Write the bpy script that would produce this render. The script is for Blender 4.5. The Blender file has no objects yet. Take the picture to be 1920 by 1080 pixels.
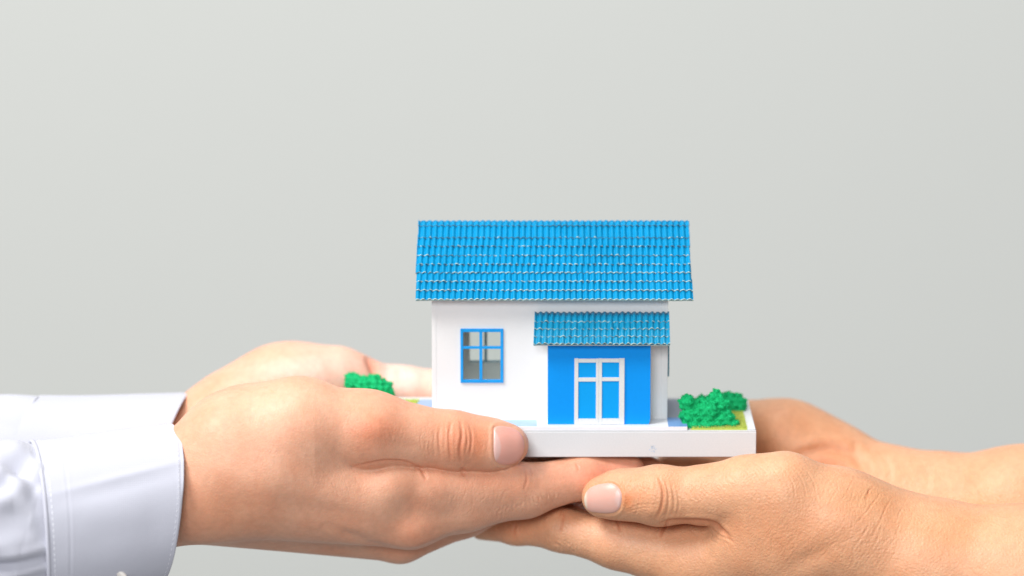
import bpy, math, random
import numpy as np
from mathutils import Vector, Matrix

random.seed(7)
rng = np.random.default_rng(11)
R = math.radians
sc = bpy.context.scene
col = sc.collection

# ------------------------------------------------------------------ camera
PITCH = R(11.5)
DIST = 1.5                       # metres, camera to the front of the model
PXM = 4878.0                     # photograph pixels per metre there
FPX = PXM * DIST
FWD = np.array([0.0, math.cos(PITCH), -math.sin(PITCH)])
UPV = np.array([0.0, math.sin(PITCH), math.cos(PITCH)])
TGT = np.array([0.0, 0.0, 0.0669])
CAM = TGT - DIST * FWD
cd = bpy.data.cameras.new('camera')
cam = bpy.data.objects.new('camera', cd)
col.objects.link(cam)
cam.location = CAM
cam.rotation_euler = (R(90) - PITCH, 0, 0)
cd.sensor_width = 36.0
cd.lens = FPX / 1920.0 * 36.0
cd.clip_start = 0.05
cd.clip_end = 50
cd.dof.use_dof = True
cd.dof.focus_distance = DIST - 0.004
cd.dof.aperture_fstop = 4.2
sc.camera = cam

# ------------------------------------------------------------------ light
w = bpy.data.worlds.new('World')
sc.world = w
w.use_nodes = True
w.node_tree.nodes['Background'].inputs[0].default_value = (0.97, 0.985, 1.0, 1)
w.node_tree.nodes['Background'].inputs[1].default_value = 0.33


def area(name, loc, target, size, power, color=(1, 1, 1)):
    ld = bpy.data.lights.new(name, 'AREA')
    ld.shape = 'RECTANGLE'
    ld.size, ld.size_y = size
    ld.energy = power
    ld.color = color
    o = bpy.data.objects.new(name, ld)
    col.objects.link(o)
    o.location = loc
    d = Vector(target) - Vector(loc)
    o.rotation_euler = d.to_track_quat('-Z', 'Y').to_euler()
    return o


area('key_light', (-1.0, -0.75, 1.6), (0, 0.02, 0.0), (0.75, 0.75), 42, (1.0, 0.985, 0.96))  # unseen soft key lamp, upper left front
area('front_softbox', (-0.35, -2.2, 1.0), (0, 0.0, 0.04), (0.9, 0.7), 31, (1.0, 0.99, 0.98))
area('wall_light', (-0.4, 0.5, 2.2), (0, 1.6, 0.0), (1.4, 0.6), 25, (1.0, 0.99, 0.96))

sc.view_settings.view_transform = 'Standard'
sc.view_settings.look = 'None'
sc.view_settings.exposure = 0.0
sc.view_settings.gamma = 1.0
sc.render.engine = 'CYCLES'
sc.cycles.use_denoising = True
sc.cycles.max_bounces = 8
sc.cycles.transparent_max_bounces = 12


# ------------------------------------------------------------------ pixel <-> place
def P(px, py, y=0.0):
    """photograph pixel at depth y (mm behind the front of the model's base) -> millimetres"""
    px = np.asarray(px, float); py = np.asarray(py, float); y = np.asarray(y, float)
    u = (px - 960.0) / FPX
    v = (540.0 - py) / FPX
    dx = u
    dy = FWD[1] + v * UPV[1]
    dz = FWD[2] + v * UPV[2]
    t = (y / 1000.0 - CAM[1]) / dy
    return np.stack([t * dx * 1000, (CAM[1] + t * dy) * 1000, (CAM[2] + t * dz) * 1000], -1)


def PIX(p):
    """millimetres (N,3) -> photograph pixels"""
    q = p / 1000.0 - CAM
    f = q @ FWD
    return 960.0 + FPX * q[:, 0] / f, 540.0 - FPX * (q @ UPV) / f


def y_for(py, z):
    """depth (mm) at which height z (mm) shows at picture row py"""
    lo, hi = -200.0, 300.0
    for _ in range(50):
        m = (lo + hi) / 2
        _, yy = PIX(np.array([[0.0, m, z]]))
        if yy[0] > py: lo = m
        else: hi = m
    return (lo + hi) / 2


# ------------------------------------------------------------------ objects
def empty(name, loc=(0, 0, 0), parent=None):
    o = bpy.data.objects.new(name, None)
    col.objects.link(o)
    o.location = Vector(loc)
    o.empty_display_size = 0.02
    if parent: o.parent = parent
    return o


def link(name, me, mat=None, parent=None, smooth=False):
    o = bpy.data.objects.new(name, me)
    col.objects.link(o)
    if mat is not None:
        for m in (mat if isinstance(mat, (list, tuple)) else [mat]):
            me.materials.append(m)
    if smooth:
        me.polygons.foreach_set('use_smooth', np.ones(len(me.polygons), bool))
    if parent: o.parent = parent
    return o


def tag(o, label=None, cat=None, group=None, kind=None):
    for k, v in (('label', label), ('category', cat), ('group', group), ('kind', kind)):
        if v: o[k] = v
    return o


class MB:
    """collects shapes given in millimetres; build() links them as one mesh object"""
    def __init__(s):
        s.v = []; s.f = []; s.m = []

    def add(s, v, f, mi=0):
        n = len(s.v)
        s.v += [tuple(q) for q in v]
        s.f += [tuple(i + n for i in q) for q in f]
        s.m += [mi] * len(f)

    def box(s, x0, x1, y0, y1, z0, z1, mi=0):
        v = [(x, y, z) for z in (z0, z1) for y in (y0, y1) for x in (x0, x1)]
        f = [(0, 2, 3, 1), (4, 5, 7, 6), (0, 1, 5, 4), (2, 6, 7, 3), (0, 4, 6, 2), (1, 3, 7, 5)]
        s.add(v, f, mi)

    def prism(s, poly, y0, y1, axis='y', mi=0):
        n = len(poly)
        if axis == 'y':
            v = [(a, y0, b) for a, b in poly] + [(a, y1, b) for a, b in poly]
        elif axis == 'z':
            v = [(a, b, y0) for a, b in poly] + [(a, b, y1) for a, b in poly]
        else:
            v = [(y0, a, b) for a, b in poly] + [(y1, a, b) for a, b in poly]
        f = [tuple(range(n))[::-1], tuple(range(n, 2 * n))]
        f += [(i, (i + 1) % n, n + (i + 1) % n, n + i) for i in range(n)]
        s.add(v, f, mi)

    def mesh(s, name):
        me = bpy.data.meshes.new(name)
        me.from_pydata([(a * .001, b * .001, c * .001) for a, b, c in s.v], [], s.f)
        me.polygons.foreach_set('material_index', s.m)
        me.update()
        import bmesh
        bm = bmesh.new(); bm.from_mesh(me)
        bmesh.ops.recalc_face_normals(bm, faces=bm.faces)
        bm.to_mesh(me); bm.free()
        return me

    def build(s, name, mat, parent=None, smooth=False, bevel=0):
        o = link(name, s.mesh(name), mat, parent, smooth)
        if bevel:
            b = o.modifiers.new('edge', 'BEVEL')
            b.width = bevel * .001; b.segments = 2; b.limit_method = 'ANGLE'
        return o


# ------------------------------------------------------------------ materials
def srgb(r, g, b):
    f = lambda c: (c / 255 / 12.92) if c <= 10 else (((c / 255) + .055) / 1.055) ** 2.4
    return (f(r), f(g), f(b), 1)


def new_mat(name):
    m = bpy.data.materials.new(name)
    m.use_nodes = True
    nt = m.node_tree
    return m, nt, nt.nodes['Principled BSDF']


def N(nt, t, **kw):
    n = nt.nodes.new(t)
    for k, v in kw.items():
        if k in n.bl_rna.properties: setattr(n, k, v)
        else: n.inputs[k].default_value = v
    return n


def paper(name, color, var=0.04, scale=900, rough=0.6, bump=0.15, spec=0.3, dist=0.0001, blotch=0.03):
    """matt card or painted board: faint mottling, fine fibre relief"""
    m, nt, b = new_mat(name)
    tc = N(nt, 'ShaderNodeTexCoord')
    n1 = N(nt, 'ShaderNodeTexNoise', Scale=scale, Detail=4.0)
    n2 = N(nt, 'ShaderNodeTexNoise', Scale=60.0, Detail=3.0)
    nt.links.new(tc.outputs['Object'], n1.inputs['Vector'])
    nt.links.new(tc.outputs['Object'], n2.inputs['Vector'])
    ad = N(nt, 'ShaderNodeMath', operation='MULTIPLY_ADD')
    ad.inputs[1].default_value = var * 2
    ad.inputs[2].default_value = 1 - var
    nt.links.new(n1.outputs['Fac'], ad.inputs[0])
    ad2 = N(nt, 'ShaderNodeMath', operation='MULTIPLY_ADD')
    ad2.inputs[1].default_value = blotch * 2
    ad2.inputs[2].default_value = 1 - blotch
    nt.links.new(n2.outputs['Fac'], ad2.inputs[0])
    mu = N(nt, 'ShaderNodeMath', operation='MULTIPLY')
    nt.links.new(ad.outputs[0], mu.inputs[0]); nt.links.new(ad2.outputs[0], mu.inputs[1])
    sv = N(nt, 'ShaderNodeVectorMath', operation='SCALE')
    sv.inputs[0].default_value = color[:3]
    nt.links.new(mu.outputs[0], sv.inputs['Scale'])
    nt.links.new(sv.outputs[0], b.inputs['Base Color'])
    b.inputs['Roughness'].default_value = rough
    b.inputs['Specular IOR Level'].default_value = spec
    if bump:
        bp = N(nt, 'ShaderNodeBump', Strength=bump, Distance=dist)
        nt.links.new(n1.outputs['Fac'], bp.inputs['Height'])
        nt.links.new(bp.outputs[0], b.inputs['Normal'])
    return m


M = {}
M['wall'] = paper('plain_wall', (0.73, 0.748, 0.725, 1), 0.01, 40, 0.85, 0.05, 0.2, 0.0005, 0.01)
M['white'] = paper('white_board', (0.90, 0.92, 0.94, 1), 0.015, 700, 0.45, 0.05, 0.4)
M['white_plate'] = paper('white_plate', (0.80, 0.81, 0.86, 1), 0.03, 1200, 0.5, 0.1)
M['base'] = paper('grey_white_board', (0.66, 0.68, 0.71, 1), 0.06, 1600, 0.55, 0.2)
M['blue'] = paper('blue_board', (0.0, 0.29, 0.86, 1), 0.04, 900, 0.5, 0.1, 0.18)
M['blue_frame'] = paper('blue_frame_plastic', (0.005, 0.31, 0.78, 1), 0.18, 700, 0.45, 0.3, 0.3)
M['side_frame'] = paper('side_frame', (0.10, 0.30, 0.42, 1), 0.05, 700, 0.4, 0.1, 0.5)
M['pane_blue'] = paper('door_panel', (0.0, 0.335, 0.84, 1), 0.03, 900, 0.5, 0.05, 0.18)
M['door'] = paper('glitter_card', (0.70, 0.72, 0.73, 1), 0.16, 2600, 0.5, 0.5, 0.5, 0.00015)
M['roof'] = paper('roof_paint', (0.0, 0.255, 0.51, 1), 0.14, 1500, 0.5, 0.5, 0.15, 0.0003, 0.14)
M['porch_roof'] = paper('porch_roof_paint', (0.0, 0.23, 0.42, 1), 0.16, 1500, 0.38, 0.6, 0.5, 0.0003, 0.15)
M['card_edge'] = paper('cut_card_edge', (0.46, 0.60, 0.55, 1), 0.45, 2200, 0.85, 0.4, 0.1, 0.0002)
M['road'] = paper('blue_grey_road', (0.30, 0.40, 0.60, 1), 0.06, 900, 0.6)
M['road_grey'] = paper('grey_road', (0.36, 0.40, 0.50, 1), 0.06, 900, 0.6)
M['road_pale'] = paper('pale_blue_road', (0.40, 0.56, 0.84, 1), 0.03, 900, 0.55)
M['road_deep'] = paper('deep_blue_road', (0.16, 0.33, 0.66, 1), 0.06, 900, 0.55)
M['grass_base'] = paper('lawn_base', (0.48, 0.56, 0.10, 1), 0.1, 900, 0.8)
M['blade'] = paper('lawn_flock', (0.56, 0.63, 0.15, 1), 0.2, 400, 0.7, 0)
M['shrub'] = paper('green_foam', (0.004, 0.46, 0.16, 1), 0.2, 1500, 0.75, 0.8, 0.25, 0.0004, 0.15)
M['seam'] = paper('recess_line', (0.55, 0.57, 0.60, 1), 0.02)
M['smudge'] = paper('blue_smudge', (0.45, 0.58, 0.75, 1), 0.25, 2600, 0.6)


def glass():
    m, nt, b = new_mat('clear_pane')
    nt.nodes.remove(b)
    out = nt.nodes['Material Output']
    tr = N(nt, 'ShaderNodeBsdfTransparent'); tr.inputs[0].default_value = (0.93, 0.96, 0.95, 1)
    gl = N(nt, 'ShaderNodeBsdfGlossy'); gl.inputs['Roughness'].default_value = 0.05
    fr = N(nt, 'ShaderNodeFresnel'); fr.inputs[0].default_value = 1.45
    mx = N(nt, 'ShaderNodeMixShader')
    nt.links.new(fr.outputs[0], mx.inputs[0])
    nt.links.new(tr.outputs[0], mx.inputs[1]); nt.links.new(gl.outputs[0], mx.inputs[2])
    nt.links.new(mx.outputs[0], out.inputs[0])
    return m


M['glass'] = glass()
# the white card lets some light through
_nt = M['white'].node_tree
_tl = N(_nt, 'ShaderNodeBsdfTranslucent'); _tl.inputs[0].default_value = (0.80, 0.84, 0.80, 1)
_mx = N(_nt, 'ShaderNodeMixShader'); _mx.inputs[0].default_value = 0.18
_nt.links.new(_nt.nodes['Principled BSDF'].outputs[0], _mx.inputs[1]); _nt.links.new(_tl.outputs[0], _mx.inputs[2])
_nt.links.new(_mx.outputs[0], _nt.nodes['Material Output'].inputs[0])


def cloth():
    m, nt, b = new_mat('white_shirt_cotton')
    tc = N(nt, 'ShaderNodeTexCoord')
    wv = N(nt, 'ShaderNodeTexWave', Scale=420.0, Distortion=0.6); wv.bands_direction = 'X'
    wv2 = N(nt, 'ShaderNodeTexWave', Scale=420.0, Distortion=0.6); wv2.bands_direction = 'Z'
    nz = N(nt, 'ShaderNodeTexNoise', Scale=70.0, Detail=4.0)
    for q in (wv, wv2, nz): nt.links.new(tc.outputs['Object'], q.inputs['Vector'])
    a = N(nt, 'ShaderNodeMath', operation='ADD')
    nt.links.new(wv.outputs['Fac'], a.inputs[0]); nt.links.new(wv2.outputs['Fac'], a.inputs[1])
    bp = N(nt, 'ShaderNodeBump', Strength=0.12, Distance=0.0002)
    nt.links.new(a.outputs[0], bp.inputs['Height'])
    bp2 = N(nt, 'ShaderNodeBump', Strength=0.12, Distance=0.002)
    nt.links.new(nz.outputs['Fac'], bp2.inputs['Height'])
    nt.links.new(bp.outputs[0], bp2.inputs['Normal'])
    nt.links.new(bp2.outputs[0], b.inputs['Normal'])
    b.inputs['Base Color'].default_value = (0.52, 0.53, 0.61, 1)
    b.inputs['Roughness'].default_value = 0.85
    b.inputs['Specular IOR Level'].default_value = 0.15
    b.inputs['Sheen Weight'].default_value = 0.15
    return m


M['cloth'] = cloth()
M['thread'] = paper('white_thread', (0.80, 0.81, 0.88, 1), 0.05, 900, 0.8)
M['button'] = paper('shirt_button', (0.72, 0.69, 0.66, 1), 0.1, 900, 0.3, 0.1, 0.6)


def skin(name, base, blotch, rough=0.46, sss=0.18, micro=0.35, grain=1500.0):
    """skin: the 'tint' attribute carries the pigment (reddish knuckles, pale palm) and some painted shade"""
    m, nt, b = new_mat(name)
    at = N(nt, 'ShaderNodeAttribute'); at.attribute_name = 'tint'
    tc = N(nt, 'ShaderNodeTexCoord')
    n1 = N(nt, 'ShaderNodeTexNoise', Scale=75.0, Detail=5.0, Roughness=0.6)
    n2 = N(nt, 'ShaderNodeTexNoise', Scale=420.0, Detail=3.0)
    v1 = N(nt, 'ShaderNodeTexVoronoi', Scale=grain); v1.feature = 'DISTANCE_TO_EDGE'
    n3 = N(nt, 'ShaderNodeTexNoise', Scale=900.0, Detail=2.0)
    for q in (n1, n2, v1, n3): nt.links.new(tc.outputs['Object'], q.inputs['Vector'])
    mx = N(nt, 'ShaderNodeMix', data_type='RGBA')
    mx.inputs[6].default_value = (*base, 1); mx.inputs[7].default_value = (*blotch, 1)
    mr = N(nt, 'ShaderNodeMapRange')
    mr.inputs[1].default_value = 0.38; mr.inputs[2].default_value = 0.68
    mr.inputs[3].default_value = 0.0; mr.inputs[4].default_value = 0.85
    nt.links.new(n1.outputs['Fac'], mr.inputs[0]); nt.links.new(mr.outputs[0], mx.inputs[0])
    sp = N(nt, 'ShaderNodeMapRange')
    sp.inputs[1].default_value = 0.3; sp.inputs[2].default_value = 0.7
    sp.inputs[3].default_value = 0.94; sp.inputs[4].default_value = 1.05
    nt.links.new(n2.outputs['Fac'], sp.inputs[0])
    m1 = N(nt, 'ShaderNodeVectorMath', operation='MULTIPLY')
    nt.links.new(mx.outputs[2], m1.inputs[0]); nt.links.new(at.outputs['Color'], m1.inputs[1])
    m2 = N(nt, 'ShaderNodeVectorMath', operation='SCALE')
    nt.links.new(m1.outputs[0], m2.inputs[0]); nt.links.new(sp.outputs[0], m2.inputs['Scale'])
    nt.links.new(m2.outputs[0], b.inputs['Base Color'])
    b.inputs['Roughness'].default_value = rough
    b.inputs['Specular IOR Level'].default_value = 0.38
    b.inputs['Subsurface Weight'].default_value = sss
    b.inputs['Subsurface Radius'].default_value = (1.0, 0.35, 0.18)
    b.inputs['Subsurface Scale'].default_value = 0.004
    bp = N(nt, 'ShaderNodeBump', Strength=micro, Distance=0.0002)
    nt.links.new(v1.outputs['Distance'], bp.inputs['Height'])
    bp2 = N(nt, 'ShaderNodeBump', Strength=micro * 0.8, Distance=0.0002)
    nt.links.new(n3.outputs['Fac'], bp2.inputs['Height']); nt.links.new(bp.outputs[0], bp2.inputs['Normal'])
    nt.links.new(bp2.outputs[0], b.inputs['Normal'])
    return m


M['skin_pale'] = skin('skin_of_shirted_person', (0.74, 0.395, 0.26), (0.70, 0.325, 0.20), 0.46, 0.18, 0.6, 1000.0)
M['skin_tan'] = skin('skin_of_bare_armed_person', (0.70, 0.37, 0.212), (0.66, 0.31, 0.165), 0.44, 0.16, 1.0, 720.0)


def nail_mat():
    m, nt, b = new_mat('fingernail')
    at = N(nt, 'ShaderNodeAttribute'); at.attribute_name = 'tint'
    nt.links.new(at.outputs['Color'], b.inputs['Base Color'])
    b.inputs['Roughness'].default_value = 0.32
    b.inputs['Specular IOR Level'].default_value = 0.45
    b.inputs['Subsurface Weight'].default_value = 0.15
    b.inputs['Subsurface Radius'].default_value = (1.0, 0.4, 0.3)
    b.inputs['Subsurface Scale'].default_value = 0.002
    return m


M['nail'] = nail_mat()

# ------------------------------------------------------------------ the wall behind
mb = MB()
mb.box(-4000, 4000, 1700, 1760, -2500, 3000)
tag(mb.build('wall', M['wall']), kind='structure')

# ------------------------------------------------------------------ the model house
# heights (mm): base 0..10.4, white plate up to ZP
ZB = P(1200, 807.5, 0)[2]
ZP = P(1200, 800, 0.4)[2]
house = empty('model_house')
tag(house, 'white card model house with blue corrugated roof on a grey-white base board', 'model house')
YP = y_for(795.8, ZP)            # blue porch front
YW = y_for(784.6, ZP)            # white main wall
YK = YW + 39.0                   # back wall
YB = y_for(747, ZB)              # back of the base
X = lambda px, y: float(P(px, 700, y)[0])
Z = lambda py, y: float(P(960, py, y)[2])

bx0, bx1 = X(664, 0), X(1419.5, 0)
mb = MB()
mb.box(bx0, bx1, 0, YB, 0, ZB - 0.5)
base = mb.build('base', M['base'], house, bevel=0.25)
# top sheet and low rim
mb = MB(); mb.box(bx0 + .1, bx1 - .1, .15, YB - .1, ZB - 0.45, ZB - 0.02)
mb.build('top_sheet', M['base'], base)
mb = MB()
mb.box(bx1 - 3.4, bx1 - .3, 1.0, YB - .5, ZB, ZB + .55)
mb.build('rim', M['base'], base, bevel=.15)
mb = MB(); mb.box(bx0 + .3, X(1395, YB), YB - 3.2, YB - .5, ZB, ZB + .55)
mb.build('rim', M['base'], base, bevel=.15)
# faint blue smudge on the front edge
bm_ = MB()
c = P(1224, 841, 0)
for k in range(30):
    a, r_ = random.uniform(0, 6.28), random.uniform(0, 1) ** .7 * 1.5
    q = random.uniform(.10, .26)
    cx, cz = c[0] + r_ * math.cos(a), c[2] + r_ * math.sin(a)
    n_ = 7
    bm_.prism([(cx + q * random.uniform(.6, 1.2) * math.cos(i / n_ * 6.283), cz + q * random.uniform(.6, 1.2) * math.sin(i / n_ * 6.283)) for i in range(n_)], -0.012, 0.02)
bm_.build('ink_smudge', M['smudge'], base)

# white plate with pale road insets
mb = MB()
mb.box(X(700, 0), X(1290, 0), .4, YW + 1.5, ZB, ZP)
plate = mb.build('paving_plate', M['white_plate'], house, bevel=.12)
mb = MB(); mb.box(X(820, 1), X(1007, 1), y_for(799.4, ZP), y_for(787.2, ZP), ZP + .01, ZP + .06)
mb.build('road_strip', M['road_pale'], plate)
mb = MB(); mb.box(X(1254, 1), X(1289.6, 1), .45, YW + 1.4, ZP + .01, ZP + .06)
mb.build('road_strip', M['road_deep'], plate)
mb = MB(); mb.box(X(1254, 1), X(1340, 1), YW + 1.55, YB - 4, ZB, ZB + .6)
mb.build('side_road', M['road_grey'], house)
mb = MB()
mb.prism([(X(700, 0), YW + 1.6), (X(820, 0), YW + 1.6), (X(820, 0), YB - 4), (X(789, YB), YB - 4), (X(775, YB - 18), YB - 18)], ZB, ZB + .6, 'z')
mb.build('side_road', M['road'], house)

# lawns with flock
def lawn(poly, n, hmax):
    m_ = MB(); m_.prism(poly, ZB, ZB + .5, 'z')
    l = m_.build('lawn', M['grass_base'], house)
    m_ = MB()
    xs = [p[0] for p in poly]; ys = [p[1] for p in poly]
    def inside(x, y):
        r = False
        for i in range(len(poly)):
            (x1, y1), (x2, y2) = poly[i], poly[i - 1]
            if (y1 > y) != (y2 > y) and x < (x2 - x1) * (y - y1) / (y2 - y1) + x1: r = not r
        return r
    while n > 0:
        x, y = random.uniform(min(xs), max(xs)), random.uniform(min(ys), max(ys))
        if not inside(x, y): continue
        n -= 1
        h = random.uniform(.4, 1) * hmax
        a = random.uniform(0, 6.28); wv = .09
        dx, dy = random.gauss(0, .45) * h, random.gauss(0, .45) * h
        b0 = (x - wv * math.cos(a), y - wv * math.sin(a), ZB + .45)
        b1 = (x + wv * math.cos(a), y + wv * math.sin(a), ZB + .45)
        m_.add([b0, b1, (x + dx, y + dy, ZB + .45 + h)], [(0, 1, 2)])
    me = bpy.data.meshes.new('flock')
    me.from_pydata([(a * .001, b * .001, c * .001) for a, b, c in m_.v], [], m_.f)
    o = link('flock', me, M['blade'], l)
    o['kind'] = 'stuff'
    return l


lawn([(X(1296, 1), 1.2), (bx1 - 3.5, 1.2), (bx1 - 3.5, YB - 3.4), (X(1340, 1) + .2, YB - 3.4), (X(1340, 1) + .2, 14)], 9000, 1.3)
lawn([(bx0 + .5, 1.2), (X(698, 0), 1.2), (X(698, 0), YW + 1.6), (X(774, YB - 18), YB - 18), (X(787, YB), YB - 4.2), (bx0 + .5, YB - 4.2)], 7000, 1.0)

# walls -----------------------------------------------------------
def panel(m_, xs, zs, holes, y0, y1):
    """board in the x-z plane, given as a grid of cells with some left open"""
    idx = {}
    V = []; F = []
    def vid(i, k, j):
        if (i, k, j) not in idx:
            idx[(i, k, j)] = len(V); V.append((xs[i], (y0, y1)[j], zs[k]))
        return idx[(i, k, j)]
    nx, nz = len(xs) - 1, len(zs) - 1
    solid = lambda i, k: 0 <= i < nx and 0 <= k < nz and (i, k) not in holes
    for i in range(nx):
        for k in range(nz):
            if not solid(i, k): continue
            for j in (0, 1): F.append((vid(i, k, j), vid(i + 1, k, j), vid(i + 1, k + 1, j), vid(i, k + 1, j)))
            for (di, dk, a, b) in ((-1, 0, (i, k), (i, k + 1)), (1, 0, (i + 1, k), (i + 1, k + 1)), (0, -1, (i, k), (i + 1, k)), (0, 1, (i, k + 1), (i + 1, k + 1))):
                if not solid(i + di, k + dk):
                    F.append((vid(*a, 0), vid(*b, 0), vid(*b, 1), vid(*a, 1)))
    m_.add(V, F)


XL, XR = X(810, YW), X(1251.5, YW)
YE = YW - 5.0                     # eave line
ZE = Z(566, YE)
YR = (YW + YK) / 2                # ridge line
ZR = Z(410.5, YR) - .8
slope = (ZR - ZE) / (YR - YE)
ztop = lambda y: ZR - slope * abs(y - YR) - 1.6
T = 1.2
wx0, wx1 = X(867, YW), X(940.5, YW)
wz1, wz0 = Z(619, YW), Z(714, YW)
mb = MB()
panel(mb, [XL, wx0, wx1, XR], [ZP, wz0, wz1, ztop(YW) - .2], {(1, 1)}, YW, YW + T)
mb.build('wall', M['white'], house)
# back wall with the window one sees through
bwx0, bwx1 = X(881, YK), X(962, YK)
bwz1, bwz0 = Z(585, YK), Z(679, YK)
mb = MB()
panel(mb, [XL, bwx0, bwx1, XR], [ZB + .1, bwz0, bwz1, ztop(YK) - .2], {(1, 1)}, YK - T, YK)
mb.build('wall', M['white'], house)
ya, yb = YW + 8, YW + 26
z1_, z0_ = Z(628, ya), Z(706, ya)
for x0, x1 in ((XL + .02, XL + T), (XR - T, XR - .02)):  # the left opening is unseen, cut to let light into the house
    mb = MB()
    f0, f1 = YW + T + .02, YK - T - .02
    h0, h1 = ya + .8, yb - .8
    mb.prism([(f0, ZB + .05), (h0, ZB + .05), (h0, ztop(h0)), (f0, ztop(f0))], x0, x1, 'x')
    mb.prism([(h1, ZB + .05), (f1, ZB + .05), (f1, ztop(f1)), (h1, ztop(h1))], x0, x1, 'x')
    mb.prism([(h0, ZB + .05), (h1, ZB + .05), (h1, z0_ + .8), (h0, z0_ + .8)], x0, x1, 'x')
    mb.prism([(h0, z1_ - .8), (h1, z1_ - .8), (h1, ztop(h1)), (YR, ztop(YR)), (h0, ztop(h0))], x0, x1, 'x')
    mb.build('wall', M['white'], house)
mb = MB(); mb.box(XL + T + .05, XR - T - .05, YW + T + .05, YK - T - .05, ZB + .05, ZB + .35)
mb.build('floor', M['white'], house)
# corner strips, one hair proud of the wall
mb = MB(); mb.box(XL - .02, X(818, YW), YW - .14, YW - .01, ZP + .05, ztop(YW) - .4)
mb.build('corner_strip', M['white'], house, bevel=.05)
mb = MB(); mb.box(X(1240, YW), XR + .05, YW - .35, YW - .01, ZP + .6, ztop(YW) - .4)
mb.build('corner_strip', M['white'], house, bevel=.12)
mb = MB(); mb.box(XL + .4, X(1021, YW), YW - .12, YW - .01, ZP + .02, ZP + .25)
mb.build('floor_joint', M['seam'], house)


def window(bars, y0, th, mat, name='window', pane=None):
    """bars: pixel rectangles; each is a strip of the frame"""
    root = None
    for i, (x0, x1, p0, p1) in enumerate(bars):
        m_ = MB()
        d = 0.0 if i < 4 else .09
        m_.box(X(x0, y0), X(x1, y0), y0 - th + d, y0 + .4, Z(p1, y0), Z(p0, y0))
        if root is None:
            root = m_.build(name, mat, house, bevel=.08)
        else:
            m_.build('frame_bar', mat, root, bevel=.08)
    if pane:
        x0, x1, p0, p1, yy = pane
        m_ = MB(); m_.box(X(x0, y0), X(x1, y0), yy, yy + .12, Z(p1, y0), Z(p0, y0))
        m_.build('pane', M['glass'], root)
    return root


window([(863.5, 868.5, 616, 717), (938.5, 943.8, 616, 717), (868.6, 938.4, 616, 622), (868.6, 938.4, 711.5, 717),
        (899, 904.5, 622.1, 649), (899, 904.5, 653.6, 711.4), (868.6, 938.4, 649.1, 653.5)], YW, .75, M['blue_frame'],
       pane=(867.5, 940, 619.5, 713.5, YW + .55))
# back window frame, outside the back wall
window([(874, 881, 590, 684), (960, 967, 590, 684), (881.1, 959.9, 590, 596), (881.1, 959.9, 676, 684), (908, 913.5, 596, 676)], YK + .1, -.1, M['side_frame'])
# window frame standing off the right-hand wall
sw = tag(empty('side_window', (0, 0, 0), house))
for (a0, a1, c0, c1) in ((ya, ya + 1.6, z0_, z1_), (yb - 1.6, yb, z0_, z1_), (ya + 1.61, yb - 1.61, z1_ - 1.6, z1_), (ya + 1.61, yb - 1.61, z0_, z0_ + 1.6), ((ya + yb) / 2 - .6, (ya + yb) / 2 + .6, z0_ + 1.61, z1_ - 1.61)):
    mb = MB(); mb.box(XR + .01, XR + 1.0, a0, a1, c0, c1)
    mb.build('frame_bar', M['side_frame'], sw, bevel=.08)

# porch --------------------------------------------------------------
px0, px1 = X(1027, YP), X(1220, YP)
pz1 = Z(640, YP)
mb = MB()
cut = .8
mb.prism([(px0, ZP + .02), (px1 - cut, ZP + .02), (px1 - .25, ZP + cut), (px1, ZP + cut * 3), (px1, pz1), (px0, pz1)], YP, YP + .8)
mb.build('porch_front', M['blue'], house, bevel=.1)
mb = MB(); mb.box(px0 + .05, px0 + .9, YP + .85, YW - .16, ZP + .02, pz1 + 3)
mb.build('porch_side', M['white'], house)
mb = MB(); mb.box(px1 - 2.2, px1 - 1.4, YP + .85, YW - .36, ZP + .02, pz1 + 3)
mb.build('porch_side', M['white'], house)
door = None
yd = YP - .02
for i, (x0, x1, p0, p1, th) in enumerate(((1077, 1084.3, 671.5, 795.6, .55), (1117.5, 1122.6, 671.8, 795.4, .55), (1122.8, 1128.6, 671.4, 795.6, .55), (1161, 1171, 671.3, 795.3, .55),
                                       (1084.4, 1117.4, 672.2, 679.4, .5), (1128.7, 1160.9, 671.9, 679, .5), (1084.4, 1117.4, 707.6, 715, .5), (1128.7, 1160.9, 707.2, 714.2, .5),
                                       (1084.4, 1117.4, 784.6, 795.3, .5), (1128.7, 1160.9, 784.2, 795.1, .5))):
    m_ = MB(); m_.box(X(x0, yd), X(x1, yd), yd - th, yd, max(Z(p1, yd), ZP + .05), Z(p0, yd))
    if door is None: door = m_.build('door', M['door'], house, bevel=.06)
    else: m_.build('frame_bar', M['door'], door, bevel=.06)
for (x0, x1, p0, p1) in ((1084.2, 1117.6, 679.2, 707.8), (1128.5, 1161.1, 678.8, 707.4), (1084.2, 1117.6, 714.8, 784.8), (1128.5, 1161.1, 714, 784.4)):
    m_ = MB(); m_.box(X(x0, yd) + .03, X(x1, yd) - .03, yd - .18, yd, Z(p1, yd) + .03, Z(p0, yd) - .03)
    m_.build('door_panel', M['pane_blue'], door)


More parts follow.
